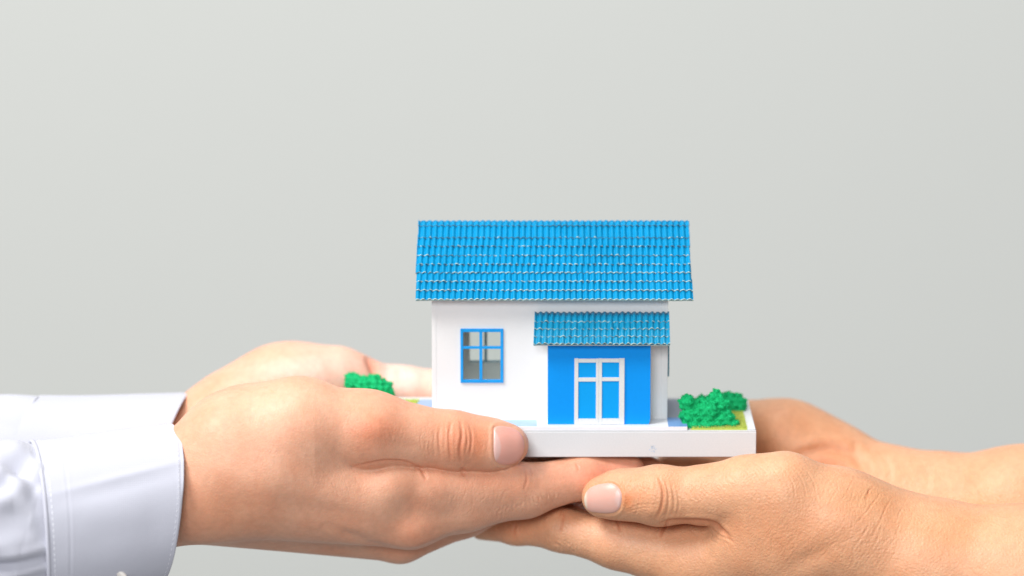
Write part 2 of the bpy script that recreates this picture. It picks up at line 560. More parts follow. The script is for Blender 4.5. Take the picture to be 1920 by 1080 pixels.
# roofs: courses of corrugated card ----------------------------------
def course(x0a, x1a, x0b, x1b, a, b, nrm, nfl, amp, lift_a, lift_b, phase, mat, parent, seed, chipped=.0):
    """one strip of corrugated card from upper line a (y,z) to lower line b; nrm = outward (y,z)"""
    r_ = np.random.default_rng(seed)
    per = 10
    nu = nfl * per + 1
    sv = (0, .35, .7, .955, 1.0)
    nv = len(sv)
    u = np.linspace(0, 1, nu)
    wig = np.interp(u, np.linspace(0, 1, 14), r_.normal(0, .16, 14))
    wig2 = np.interp(u, np.linspace(0, 1, nfl + 1), r_.normal(0, .13, nfl + 1))
    jit = np.interp(u, np.linspace(0, 1, nfl * 3), r_.normal(0, .09, nfl * 3))
    ph = np.interp(u, np.linspace(0, 1, 9), r_.normal(0, .25, 9))
    hgt = np.interp(u, np.linspace(0, 1, nfl + 1), r_.uniform(.8, 1.15, nfl + 1))
    prof = (.5 + .5 * np.cos(u * nfl * 2 * np.pi + phase + ph)) ** .62 * amp * hgt
    t = .34
    def surf(off, flat):
        V = np.zeros((nv, nu, 3))
        for k in range(nv):
            s = sv[k]
            x = (x0a + (x0b - x0a) * s) + u * ((x1a + (x1b - x1a) * s) - (x0a + (x0b - x0a) * s))
            h = (0 if flat else prof * (1 - .12 * s)) + off + lift_a + (lift_b - lift_a) * s + (wig + wig2 * .5) * s * .7
            e = (jit + wig * .5) * (s ** 3)
            V[k, :, 0] = x
            V[k, :, 1] = a[0] + (b[0] - a[0]) * s + nrm[0] * h + (b[0] - a[0]) * e * .06
            V[k, :, 2] = a[1] + (b[1] - a[1]) * s + nrm[1] * h + (b[1] - a[1]) * e * .06
        return V
    sheets = []
    m_ = MB()
    for lo, hi, fl in ((.3, .3 + t, False), (0.0, .28, True)):
        A, B = surf(hi, fl), surf(lo, fl)
        n = nu * nv
        F = []; chips = []
        chip = np.interp(np.arange(nu), np.arange(0, nu + 4, 3), r_.normal(chipped, .5, len(np.arange(0, nu + 4, 3))))
        g = lambda k, i: k * nu + i
        for k in range(nv - 1):
            for i in range(nu - 1):
                F.append((g(k, i), g(k + 1, i), g(k + 1, i + 1), g(k, i + 1)))
                if k == nv - 2 and chip[i] > .0: chips.append(len(F) - 1)
                F.append((n + g(k, i), n + g(k, i + 1), n + g(k + 1, i + 1), n + g(k + 1, i)))
        q = len(F)
        for i in range(nu - 1):
            F.append((g(nv - 1, i), n + g(nv - 1, i), n + g(nv - 1, i + 1), g(nv - 1, i + 1)))
        for i in range(nu - 1):
            F.append((g(0, i), g(0, i + 1), n + g(0, i + 1), n + g(0, i)))
        for k in range(nv - 1):
            F.append((g(k, 0), n + g(k, 0), n + g(k + 1, 0), g(k + 1, 0)))
            F.append((g(k, nu - 1), g(k + 1, nu - 1), n + g(k + 1, nu - 1), n + g(k, nu - 1)))
        n0 = len(m_.v)
        m_.v += [tuple(p) for p in A.reshape(-1, 3)] + [tuple(p) for p in B.reshape(-1, 3)]
        m_.f += [tuple(i + n0 for i in f) for f in F]
        head = [0] * q
        for c_ in chips: head[c_] = 1
        m_.m += head + [1] * (nu - 1) + [0] * (len(F) - q - (nu - 1))
    me = bpy.data.meshes.new('tile_course')
    me.from_pydata([(p[0] * .001, p[1] * .001, p[2] * .001) for p in m_.v], [], m_.f)
    me.polygons.foreach_set('material_index', m_.m)
    sm = np.array([mm == 0 for mm in m_.m])
    me.polygons.foreach_set('use_smooth', sm)
    me.materials.append(mat); me.materials.append(M['card_edge'])
    o = bpy.data.objects.new('tile_course', me)
    col.objects.link(o); o.parent = parent
    me.update()
    return o


def deck(x0, x1, A, B, th, mat, parent, name, x0b=None, x1b=None):
    """flat board below the courses from A=(y,z) to B=(y,z)"""
    d = np.array([B[0] - A[0], B[1] - A[1]]); d /= np.linalg.norm(d)
    nrm = np.array([d[1], -d[0]])
    if nrm[1] < 0: nrm = -nrm
    x0b = x0 if x0b is None else x0b; x1b = x1 if x1b is None else x1b
    A2 = np.array(A) - nrm * th; B2 = np.array(B) - nrm * th
    v = [(x0, *A), (x1, *A), (x1b, *B), (x0b, *B), (x0, *A2), (x1, *A2), (x1b, *B2), (x0b, *B2)]
    m_ = MB(); m_.add(v, [(0, 1, 2, 3), (7, 6, 5, 4), (0, 4, 5, 1), (1, 5, 6, 2), (2, 6, 7, 3), (3, 7, 4, 0)])
    return m_.build(name, mat, parent), nrm


roof = empty('roof', (0, 0, 0), house)
ra0, ra1 = X(785.5, YR), X(1287.5, YR)
rb0, rb1 = X(779.5, YE), X(1298.5, YE)
rA, rB = (YR, ZR - .9), (YE, ZE)
_, nrm = deck(ra0 + .4, ra1 - .4, rA, (rA[0] + (rB[0] - rA[0]) * .965, rA[1] + (rB[1] - rA[1]) * .965), .5, M['white'], roof, 'roof_board', rb0 + .4, rb1 - .4)
rows = [409, 419, 444, 461.5, 480.5, 498.5, 515.5, 533, 551, 569]
fr = [(r_ - rows[0]) / (rows[-1] - rows[0]) for r_ in rows]
for i in range(len(rows) - 1):
    s0 = max(0, fr[i] - (.045 if i else 0)); s1 = fr[i + 1]
    L = lambda p0, p1, s: p0 + (p1 - p0) * s
    a = (L(rA[0], rB[0], s0), L(rA[1], rB[1], s0)); b = (L(rA[0], rB[0], s1), L(rA[1], rB[1], s1))
    j0, j1 = random.uniform(-.35, .35), random.uniform(-.35, .35)
    course(L(ra0, rb0, s0) + j0, L(ra1, rb1, s0) + j1, L(ra0, rb0, s1) + j0, L(ra1, rb1, s1) + j1, a, b, nrm, 46, 1.05,
           .12, .9 if i < len(rows) - 2 else .6, i * .5 + random.uniform(-.6, .6), M['roof'], roof, 40 + i, -.85 + i * .2)
# rear slope
rC = (YK + 5.0, ZE)
_, nrm2 = deck(ra0 + .4, ra1 - .4, (YR + .05, ZR - .9), rC, .8, M['white'], roof, 'roof_board')
for i in range(8):
    s0, s1 = max(0, i / 8 - .03), (i + 1) / 8
    a = (L(rA[0] + .5, rC[0], s0), L(rA[1], rC[1], s0)); b = (L(rA[0] + .5, rC[0], s1), L(rA[1], rC[1], s1))
    course(ra0, ra1, ra0, ra1, a, b, nrm2, 46, .62, .12, .62, i * .5, M['roof'], roof, 80 + i)

proof = empty('porch_roof', (0, 0, 0), house)
pA = (YW - .3, Z(588, YW) - .3); pB = (YP - 4.2, Z(649, YP - 4.2) - .2)
q0, q1 = X(1002.5, pA[0]), X(1253.5, pA[0]); q2, q3 = X(1000, pB[0]), X(1256, pB[0])
_, pn = deck(q0 + .3, q1 - .3, pA, (pA[0] + (pB[0] - pA[0]) * .95, pA[1] + (pB[1] - pA[1]) * .95), .4, M['white'], proof, 'roof_board', q2 + .3, q3 - .3)
rows = [584.5, 605.5, 620.5, 636, 651]
fr = [(r_ - rows[0]) / (rows[-1] - rows[0]) for r_ in rows]
for i in range(4):
    s0 = max(0, fr[i] - (.07 if i else 0)); s1 = fr[i + 1]
    a = (L(pA[0], pB[0], s0), L(pA[1], pB[1], s0)); b = (L(pA[0], pB[0], s1), L(pA[1], pB[1], s1))
    course(L(q0, q2, s0), L(q1, q3, s0), L(q0, q2, s1), L(q1, q3, s1), a, b, pn, 23, 1.0, .12, .62, i * .15, M['porch_roof'], proof, 140 + i)


# ------------------------------------------------------------------ smooth solid modelling (signed distances, mm)
def d_cone(p, a, b, r1, r2):
    ba = b - a
    l2 = ba @ ba
    rr = r1 - r2
    a2 = l2 - rr * rr
    il2 = 1.0 / l2
    pa = p - a
    y = pa @ ba
    z = y - l2
    q = pa * l2 - y[:, None] * ba[None]
    x2 = np.einsum('ij,ij->i', q, q)
    y2 = y * y * l2
    z2 = z * z * l2
    k = math.copysign(1, rr) * rr * rr * x2
    o = (np.sqrt(x2 * a2 * il2) + y * rr) * il2 - r1
    c1 = np.sign(z) * a2 * z2 > k
    c2 = np.sign(y) * a2 * y2 < k
    o = np.where(c2, np.sqrt(x2 + y2) * il2 - r1, o)
    o = np.where(c1, np.sqrt(x2 + z2) * il2 - r2, o)
    return o


def smin(a, b, k):
    h = np.maximum(k - np.abs(a - b), 0) / k
    return np.minimum(a, b) - h * h * k * .25


class Blob:
    """a chain of round cones, given as (px, py, y, r), blended with k"""
    def __init__(s, k):
        s.k = k; s.c = []

    def chain(s, pts):
        for q0, q1 in zip(pts[:-1], pts[1:]):
            s.c.append((P(*q0[:3]), P(*q1[:3]), q0[3], q1[3]))
        return s

    def __call__(s, p):
        d = None
        for a, b, r1, r2 in s.c:
            e = d_cone(p, a, b, r1, r2)
            d = e if d is None else smin(d, e, s.k)
        return d

    def bounds(s):
        lo = np.min([np.minimum(a - r1, b - r2) for a, b, r1, r2 in s.c], 0)
        hi = np.max([np.maximum(a + r1, b + r2) for a, b, r1, r2 in s.c], 0)
        return lo, hi


def surface_nets(f, lo, hi, h):
    n = np.ceil((hi - lo) / h).astype(int) + 1
    ax = [lo[i] + h * np.arange(n[i]) for i in range(3)]
    F = np.empty(tuple(n), np.float32)
    yz = np.stack(np.meshgrid(ax[1], ax[2], indexing='ij'), -1).reshape(-1, 2)
    step = max(1, int(150000 // len(yz)))
    for i in range(0, n[0], step):
        xs = ax[0][i:i + step]
        pts = np.empty((len(xs), len(yz), 3))
        pts[:, :, 0] = xs[:, None]; pts[:, :, 1:] = yz[None]
        F[i:i + step] = f(pts.reshape(-1, 3)).reshape(len(xs), n[1], n[2])
    S = F < 0
    cs = np.zeros(tuple(n - 1), np.int8)
    corners = [(i, j, k) for i in (0, 1) for j in (0, 1) for k in (0, 1)]
    sl = lambda c: tuple(slice(c[a], n[a] - 1 + c[a]) for a in range(3))
    for c in corners: cs += S[sl(c)]
    act = (cs > 0) & (cs < 8)
    ids = -np.ones(tuple(n - 1), np.int64)
    cells = np.argwhere(act)
    ids[act] = np.arange(len(cells))
    acc = np.zeros((len(cells), 3)); cnt = np.zeros(len(cells))
    for c0 in corners:
        for a in range(3):
            if c0[a]: continue
            c1 = list(c0); c1[a] = 1
            v0 = F[tuple((cells + c0).T)]; v1 = F[tuple((cells + c1).T)]
            m = (v0 < 0) != (v1 < 0)
            t = np.where(m, v0 / np.where(m, v0 - v1, 1), 0)
            pos = np.tile(np.array(c0, float), (len(cells), 1)); pos[:, a] += t
            acc[m] += pos[m]; cnt[m] += 1
    V = lo + h * (cells + acc / cnt[:, None])
    quads = []
    for a in range(3):
        b, c = (a + 1) % 3, (a + 2) % 3
        s0 = [slice(None)] * 3; s1 = [slice(None)] * 3
        s0[a] = slice(0, -1); s1[a] = slice(1, None)
        A, B = S[tuple(s0)], S[tuple(s1)]
        e = np.argwhere(A != B)
        e = e[(e[:, b] > 0) & (e[:, c] > 0) & (e[:, b] < n[b] - 1) & (e[:, c] < n[c] - 1)]
        o = np.zeros(3, int); ob = o.copy(); ob[b] = 1; oc = o.copy(); oc[c] = 1
        q = np.stack([ids[tuple((e - ob - oc).T)], ids[tuple((e - oc).T)], ids[tuple(e.T)], ids[tuple((e - ob).T)]], 1)
        fl = ~A[tuple(e.T)]
        q[fl] = q[fl][:, ::-1]
        quads.append(q)
    return V, np.concatenate(quads)


def grad(f, p, e=.05):
    g = np.zeros_like(p)
    for s in ((1, -1, -1), (-1, -1, 1), (-1, 1, -1), (1, 1, 1)):
        s = np.array(s, float)
        g += s * f(p + e * s)[:, None]
    l = np.linalg.norm(g, axis=1, keepdims=True)
    return g / np.maximum(l, 1e-9)


def subdivide(V, Q):
    E = np.sort(np.stack([Q, np.roll(Q, -1, 1)], -1).reshape(-1, 2), 1)
    key = E[:, 0] * (len(V) + 1) + E[:, 1]
    u, first, inv = np.unique(key, return_index=True, return_inverse=True)
    mid = V[E[first]].mean(1)
    cen = V[Q].mean(1)
    inv = inv.reshape(-1, 4) + len(V)
    ci = np.arange(len(Q)) + len(V) + len(mid)
    nv = np.concatenate([V, mid, cen])
    nq = np.concatenate([np.stack([Q[:, i], inv[:, i], ci, inv[:, (i - 1) % 4]], 1) for i in range(4)])
    return nv, nq


def solid(f, lo, hi, h, levels):
    V, Q = surface_nets(f, lo, hi, h)
    for l in range(levels + 1):
        if l: V, Q = subdivide(V, Q)
        for _ in range(2 if l == 0 else 1):
            g = grad(f, V)
            V = V - f(V)[:, None] * g * .95
    return V, Q, g


# sculpting on picture coordinates (mm of relief on whatever faces the camera)
class Sculpt:
    def __init__(s, V, Nn):
        s.V = V; s.N = Nn
        s.px, s.py = PIX(V)
        view = CAM * 1000 - V
        view /= np.linalg.norm(view, axis=1, keepdims=True)
        s.face = np.clip((np.einsum('ij,ij->i', view, Nn) - .02) / .25, 0, 1)
        s.d = np.zeros(len(V))
        s.tint = np.ones((len(V), 3))

    def dist(s, line, pad):
        L = np.array(line, float)
        m = (s.px > L[:, 0].min() - pad) & (s.px < L[:, 0].max() + pad) & (s.py > L[:, 1].min() - pad) & (s.py < L[:, 1].max() + pad) & (s.face > 0)
        I = np.nonzero(m)[0]
        q = np.stack([s.px[I], s.py[I]], 1)
        best = np.full(len(I), 1e9); par = np.zeros(len(I))
        tot = 0; lens = np.linalg.norm(np.diff(L, axis=0), axis=1); total = lens.sum()
        for a, b, l in zip(L[:-1], L[1:], lens):
            t = np.clip(((q - a) @ (b - a)) / (l * l), 0, 1)
            d = np.linalg.norm(q - a - t[:, None] * (b - a), axis=1)
            n = d < best
            best[n] = d[n]; par[n] = (tot + t[n] * l) / total
            tot += l
        return I, best, par

    def crease(s, line, wpx, depth, lip=.35, taper=True, red=0.0):
        """a furrow wpx wide and depth mm deep, with soft lips beside it"""
        line = smooth_line(line)
        I, d, t = s.dist(line, wpx * 5)
        e = np.sin(np.clip(t, 0, 1) * np.pi) ** .6 if taper else 1.0
        g = np.exp(-(d / wpx) ** 2)
        lipg = np.exp(-((d - 2.1 * wpx) / (1.1 * wpx)) ** 2)
        s.d[I] += (-depth * g + lip * depth * lipg) * e * s.face[I]
        if red:
            k = (np.exp(-(d / (wpx * 1.8)) ** 2) * e * red)[:, None]
            s.tint[I] *= 1 - k * np.array([.16, .42, .5])

    def bump(s, x, y, rx, ry, h, rot=0):
        c, q = math.cos(R(rot)), math.sin(R(rot))
        dx, dy = s.px - x, s.py - y
        u, v = (dx * c + dy * q) / rx, (-dx * q + dy * c) / ry
        g = np.exp(-(u * u + v * v))
        s.d += h * g * s.face

    def color(s, x, y, rx, ry, mul, rot=0, amt=1.0):
        c, q = math.cos(R(rot)), math.sin(R(rot))
        dx, dy = s.px - x, s.py - y
        u, v = (dx * c + dy * q) / rx, (-dx * q + dy * c) / ry
        g = (np.exp(-(u * u + v * v)) * amt)[:, None]
        s.tint *= 1 + g * (np.array(mul) - 1)

    def fan(s, lines0, lines1, n, wpx, depth, seed=0, jitter=2.0, lip=.5):
        """n fine wrinkles running between two edge lines"""
        r_ = np.random.default_rng(seed)
        A = resample(lines0, n); B = resample(lines1, n)
        for a, b in zip(A, B):
            a0, b0 = r_.uniform(0, .25), r_.uniform(.75, 1)
            p = [a + (b - a) * (a0 + (b0 - a0) * t) + r_.normal(0, jitter, 2) for t in np.linspace(0, 1, 5)]
            s.crease(p, wpx * r_.uniform(.7, 1.3), depth * r_.uniform(.4, 1.2), lip)

    def apply(s):
        return s.V + s.N * s.d[:, None]


def smooth_line(line, n=24):
    L = np.array(line, float)
    if len(L) < 3: return L
    t = np.arange(len(L)); tt = np.linspace(0, len(L) - 1, n)
    out = []
    for q in tt:
        i = min(int(q), len(L) - 2); f = q - i
        p0 = L[max(i - 1, 0)]; p1 = L[i]; p2 = L[i + 1]; p3 = L[min(i + 2, len(L) - 1)]
        out.append(.5 * (2 * p1 + (p2 - p0) * f + (2 * p0 - 5 * p1 + 4 * p2 - p3) * f * f + (3 * p1 - p0 - 3 * p2 + p3) * f ** 3))
    return np.array(out)


def resample(line, n):
    L = np.array(line, float)
    l = np.concatenate([[0], np.cumsum(np.linalg.norm(np.diff(L, axis=0), axis=1))])
    t = np.linspace(0, l[-1], n)
    return np.stack([np.interp(t, l, L[:, 0]), np.interp(t, l, L[:, 1])], 1)


def in_poly(px, py, poly):
    r = np.zeros(len(px), bool)
    for i in range(len(poly)):
        (x1, y1), (x2, y2) = poly[i], poly[i - 1]
        if y1 == y2: continue
        c = ((y1 > py) != (y2 > py)) & (px < (x2 - x1) * (py - y1) / (y2 - y1) + x1)
        r ^= c
    return r


def to_mesh(name, V, Q, tint, mat, parent):
    me = bpy.data.meshes.new(name)
    me.vertices.add(len(V)); me.vertices.foreach_set('co', (V * .001).astype(np.float32).ravel())
    me.loops.add(Q.size); me.loops.foreach_set('vertex_index', Q.astype(np.int32).ravel())
    me.polygons.add(len(Q))
    me.polygons.foreach_set('loop_start', np.arange(0, Q.size, Q.shape[1], dtype=np.int32))
    me.polygons.foreach_set('loop_total', np.full(len(Q), Q.shape[1], np.int32))
    me.update(calc_edges=True)
    if tint is not None:
        at = me.attributes.new('tint', 'FLOAT_COLOR', 'POINT')
        at.data.foreach_set('color', np.concatenate([np.clip(tint, 0, 3), np.ones((len(V), 1))], 1).astype(np.float32).ravel())
    return link(name, me, mat, parent, True)


def trace(f, px, py, y0=-120):
    """where the camera ray of each pixel meets the solid f"""
    p = P(px, py, np.full(len(px), y0))
    d = p - CAM * 1000
    d /= np.linalg.norm(d, axis=1, keepdims=True)
    for _ in range(70):
        s = f(p)
        p = p + d * (np.clip(s, -2, 20) * .8)[:, None]
    return p


def make_nail(f, outline, axis, parent, lunula, free, pink, white, h=.42, edge=.16):
    """plate lying on the fingertip; axis = (proximal px, distal px) for colouring"""
    O = smooth_closed(outline, 64)
    c = O.mean(0)
    rings = 14
    P2 = [c[None]]
    for k in range(1, rings + 1):
        P2.append(c + (O - c) * (k / rings))
    pts = np.concatenate(P2)
    rho = np.concatenate([[0]] + [np.full(64, k / rings) for k in range(1, rings + 1)])
    hit = trace(f, pts[:, 0], pts[:, 1])
    nn = grad(f, hit, .6)
    V = hit + nn * (edge + (h - edge) * (1 - rho ** 5) - .45 * (rho > .999))[:, None]
    F = []
    for i in range(64):
        j = (i + 1) % 64
        F.append((0, 1 + i, 1 + j))
    Q = []
    for k in range(rings - 1):
        for i in range(64):
            j = (i + 1) % 64
            Q.append((1 + k * 64 + i, 1 + (k + 1) * 64 + i, 1 + (k + 1) * 64 + j, 1 + k * 64 + j))
    ax = np.array(axis[1], float) - np.array(axis[0], float)
    L_ = np.linalg.norm(ax); ax /= L_
    s = ((pts - axis[0]) @ ax) / L_
    side = (pts - axis[0]) @ np.array([-ax[1], ax[0]])
    half = np.abs(side).max()
    lat = side / half
    tint = np.tile(np.array(pink), (len(pts), 1))
    lm = np.clip((lunula * (1 - (lat * 1.25) ** 2) - s) / .05 + .5, 0, 1)[:, None]
    tint = tint * (1 - lm * .6) + np.array([.72, .52, .49]) * lm * .6
    fr_ = np.clip((s - (free + .0 * lat)) / .04 + .5, 0, 1)[:, None] if free else 0
    tint = tint * (1 - fr_) + np.array(white) * fr_
    streak = (np.sin(side * .21) * .02)[:, None]
    tint = tint * (1 + streak)
    me = bpy.data.meshes.new('nail')
    me.from_pydata([tuple(q) for q in V * .001], [], F + Q)
    at = me.attributes.new('tint', 'FLOAT_COLOR', 'POINT')
    at.data.foreach_set('color', np.concatenate([tint, np.ones((len(V), 1))], 1).astype(np.float32).ravel())
    import bmesh
    bm = bmesh.new(); bm.from_mesh(me); bmesh.ops.recalc_face_normals(bm, faces=bm.faces)
    if sum(fc.normal.y for fc in bm.faces) > 0: bmesh.ops.reverse_faces(bm, faces=bm.faces)
    bm.to_mesh(me); bm.free()
    return link('nail', me, M['nail'], parent, True)


def smooth_closed(pts, n):
    L = np.array(pts, float); m = len(L)
    out = []
    for q in np.linspace(0, m, n, endpoint=False):
        i = int(q); f = q - i
        p0, p1, p2, p3 = L[(i - 1) % m], L[i % m], L[(i + 1) % m], L[(i + 2) % m]
        out.append(.5 * (2 * p1 + (p2 - p0) * f + (2 * p0 - 5 * p1 + 4 * p2 - p3) * f * f + (3 * p1 - p0 - 3 * p2 + p3) * f ** 3))
    return np.array(out)


def nail_bed(s, outline, depth=.35, fold=.3, open_side=None):
    """sink the skin below the nail and raise the fold round it (not at the free edge)"""
    O = smooth_closed(outline, 64)
    I, d, t = s.dist(np.concatenate([O, O[:1]]), 40)
    ins = in_poly(s.px[I], s.py[I], O)
    sd = np.where(ins, -d, d)
    s.d[I] -= depth * np.clip(.5 - sd / 4, 0, 1) * s.face[I]
    k = np.exp(-((sd - 4.5) / 3.0) ** 2)
    if open_side is not None:
        (x0, y0), (x1, y1) = open_side
        ax = np.array([x1 - x0, y1 - y0], float); l = np.linalg.norm(ax); ax /= l
        u = ((s.px[I] - x0) * ax[0] + (s.py[I] - y0) * ax[1]) / l
        k = k * np.clip((.72 - u) / .3, 0, 1)
    s.d[I] += fold * k * s.face[I]


FINE = 2


def hand(name, palm, thumb, fingers, webs, detail, mat, parent, h=1.6, levels=2, far=None):
    """one continuous skin: palm, thumb and fingers joined; kthumb varies so that the thumb parts from the index cleanly"""
    def f(p):
        d = palm(p)
        for fg, kf in fingers:
            d = smin(d, fg(p), kf)
        px, _ = PIX(p)
        x0, x1, k0, k1 = webs
        k = k0 + (k1 - k0) * np.clip((px - x0) / (x1 - x0), 0, 1)
        return smin(d, thumb(p), k)
    bs = [palm.bounds(), thumb.bounds()] + [fg.bounds() for fg, _ in fingers]
    lo = np.min([b[0] for b in bs], 0) - 4; hi = np.max([b[1] for b in bs], 0) + 4
    V, Q, Nn = solid(f, lo, hi, h, levels)
    s = Sculpt(V, Nn)
    detail(s)
    o = to_mesh(name, s.apply(), Q, s.tint, mat, parent)
    return o, f


#HANDS#
# ------------------------------------------------------------------ the person on the left, in a white shirt
left = empty('person', P(-600, 930, 0) * .001)
tag(left, 'person in a white long-sleeved shirt holding the model house by its lawn end', 'person')


def keep(o):
    """parts are given in world millimetres; take off the parent's offset"""
    if o.parent: o.location = -o.parent.matrix_world.translation if False else Vector((-a for a in o.parent.location))
    return o


HAIRS = []
# front hand
palm = Blob(9)
palm.chain([(-60, 1000, -34, 21), (120, 965, -27, 20.5), (250, 940, -19, 18.5), (345, 914, -18, 19.5)])
palm.chain([(345, 914, -17, 19.5), (410, 905, -18, 20.5), (768, 962, -8, 13.5)])
palm.chain([(345, 925, 0, 19), (750, 999, 10, 11.5)])
palm.chain([(345, 920, 12, 17), (735, 985, 27, 11.5)])
palm.chain([(345, 915, 24, 15), (705, 970, 42, 11)])
palm.chain([(500, 880, -20, 21), (690, 925, -15, 14)])
palm.chain([(470, 825, -8, 21), (600, 808, -14, 15)])
thumb = Blob(6)
thumb.chain([(430, 835, -20, 19), (560, 795, -20, 16.5), (690, 808, -17, 14.6), (855, 827, -12.5, 10.4)])
thumb.chain([(855, 827, -12.5, 10.3), (915, 834, -10.5, 9.2), (953, 834, -9, 7.9)])
index = Blob(4).chain([(768, 950, -8, 14.8), (870, 936, -5, 12.1), (985, 920, -2, 10.0), (1095, 894, 4, 8.2), (1180, 884, 8, 6.3)])
index.chain([(660, 918, -17.5, 10), (725, 910, -18.6, 10.4), (800, 914, -13.5, 9.8), (960, 905, -7, 8.3)])
middle = Blob(4).chain([(750, 999, 10, 11.8), (870, 956, 15, 10.2), (975, 918, 18, 9.4), (1095, 897, 22, 8.4), (1215, 888, 25, 6.8)])
ring = Blob(4).chain([(735, 985, 27, 11.5), (950, 905, 32, 9), (1080, 884, 36, 8), (1180, 878, 38, 6.5)])
little = Blob(4).chain([(705, 970, 42, 11), (880, 895, 46, 8), (980, 876, 48, 7), (1060, 870, 49, 5.8)])

NAIL_A = [(925.5, 812), (926, 802), (934, 797.5), (950, 798.5), (966, 803), (977, 812), (983, 824), (984.5, 838), (981.5, 852), (974, 864), (962, 871), (946, 873), (933, 869), (927, 860), (925, 840)]


def detail_a(s):
    # thumb joint creases
    s.crease([(826, 795), (823, 825), (827, 862)], 2.2, .30)
    s.crease([(846, 790), (842, 820), (846, 866)], 2.6, .42, red=.3)
    s.crease([(863, 788), (866, 815), (862, 845), (866, 872)], 2.8, .5, red=.4)
    s.crease([(880, 796), (885, 822), (880, 858)], 2.2, .3)
    s.crease([(836, 800), (834, 840)], 1.6, .2)
    s.crease([(873, 800), (876, 830), (872, 850)], 1.6, .2)
    s.bump(855, 828, 22, 30, .5)
    s.fan([(790, 800), (815, 788)], [(795, 860), (815, 872)], 7, 1.3, .10, 3)
    s.fan([(885, 792), (915, 795)], [(885, 870), (918, 872)], 6, 1.3, .07, 4)
    nail_bed(s, NAIL_A, .22, .3, ((925, 838), (985, 838)))
    # thumb knuckle, web and first muscle
    s.bump(700, 800, 34, 34, 1.1)
    s.bump(745, 838, 50, 20, -.7, 10)
    s.crease([(660, 876), (695, 868), (725, 864), (760, 866.5), (788, 878), (798, 885)], 2.2, .5, .1, red=.6)
    s.crease([(788, 876), (794, 888), (800, 900)], 3.0, .6, .3, red=.2)
    s.crease([(866, 876), (869, 886), (868, 894)], 4.0, .5, .2, red=.15)
    s.bump(765, 893, 36, 18, .4)
    s.bump(830, 905, 32, 24, .5)
    # index: joint creases and knuckle
    s.crease([(985, 880), (988, 900), (982, 920)], 2.2, .25, red=.4)
    s.crease([(995, 876), (1000, 895)], 2.0, .18, red=.3)
    s.crease([(1080, 866), (1086, 885)], 2.0, .2, red=.3)
    s.fan([(940, 945), (1015, 928)], [(930, 975), (1030, 952)], 11, 1.6, .22, 5)
    s.fan([(1005, 920), (1035, 915)], [(1015, 950), (1045, 940)], 5, 1.5, .2, 6)
    s.bump(990, 952, 24, 10, .25, -20)
    s.bump(772, 1003, 34, 26, 1.8, -10)
    s.bump(765, 955, 45, 25, -.5, 5)
    s.crease([(640, 1000), (700, 1022), (765, 1033), (830, 1015), (880, 995)], 7, 1.0, .15)
    s.crease([(600, 985), (660, 1003), (720, 1012)], 8, .5, .2)
    s.bump(628, 998, 14, 10, .4)
    s.bump(690, 1035, 24, 12, .5)
    # tendon hollow and broad planes of the back of the hand
    s.bump(600, 960, 80, 22, -.9, 12)
    s.bump(520, 905, 70, 40, .9)
    s.bump(430, 955, 60, 40, -.8)
    s.bump(400, 840, 50, 30, -.5)
    s.fan([(640, 780), (760, 790)], [(650, 860), (750, 850)], 14, 1.4, .05, 7, 4)
    s.fan([(560, 850), (660, 850)], [(600, 940), (720, 960)], 16, 1.6, .05, 8, 5)
    s.fan([(800, 900), (960, 890)], [(790, 980), (930, 970)], 18, 1.4, .06, 9, 5)
    # colour of the skin, with some shade painted in
    s.color(700, 805, 45, 40, (.97, .74, .66))
    s.color(850, 830, 55, 45, (.96, .80, .72))
    s.color(900, 835, 20, 40, (.98, .80, .70))
    s.color(560, 765, 140, 55, (1.05, 1.12, 1.16))
    s.color(560, 890, 110, 50, (1.02, 1.04, 1.05))
    s.color(420, 960, 100, 60, (.97, .90, .84))  # shade under the wrist, painted into the skin colour
    s.color(770, 1010, 50, 30, (1.0, .9, .86))
    s.color(850, 925, 80, 30, (1.0, .96, .95))
    s.color(1010, 885, 60, 20, (1.02, 1.05, 1.08))
    s.color(960, 905, 70, 18, (1.0, .86, .8))
    s.color(1110, 890, 60, 25, (1.02, .82, .80))
    s.color(1180, 878, 50, 16, (1.03, .95, 1.0))


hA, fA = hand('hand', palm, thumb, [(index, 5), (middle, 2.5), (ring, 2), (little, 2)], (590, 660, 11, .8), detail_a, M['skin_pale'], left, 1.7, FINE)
keep(hA)
make_nail(fA, NAIL_A, ((925, 838), (985, 838)), hA, .22, None, (.76, .38, .31), (.85, .78, .68))

# a few fine hairs below the wrist
for k in range(16):
    x = random.uniform(348, 470)
    edge = np.interp(x, [345, 450, 540], [1013, 1006, 1020])
    L_ = random.uniform(10, 26)
    pts = [P(x + t * L_ * .9, edge + t * L_ * random.uniform(.35, .5) - t * t * L_ * .2, -6 - 3 * t) for t in np.linspace(0, 1, 7)]
    HAIRS.append(pts)

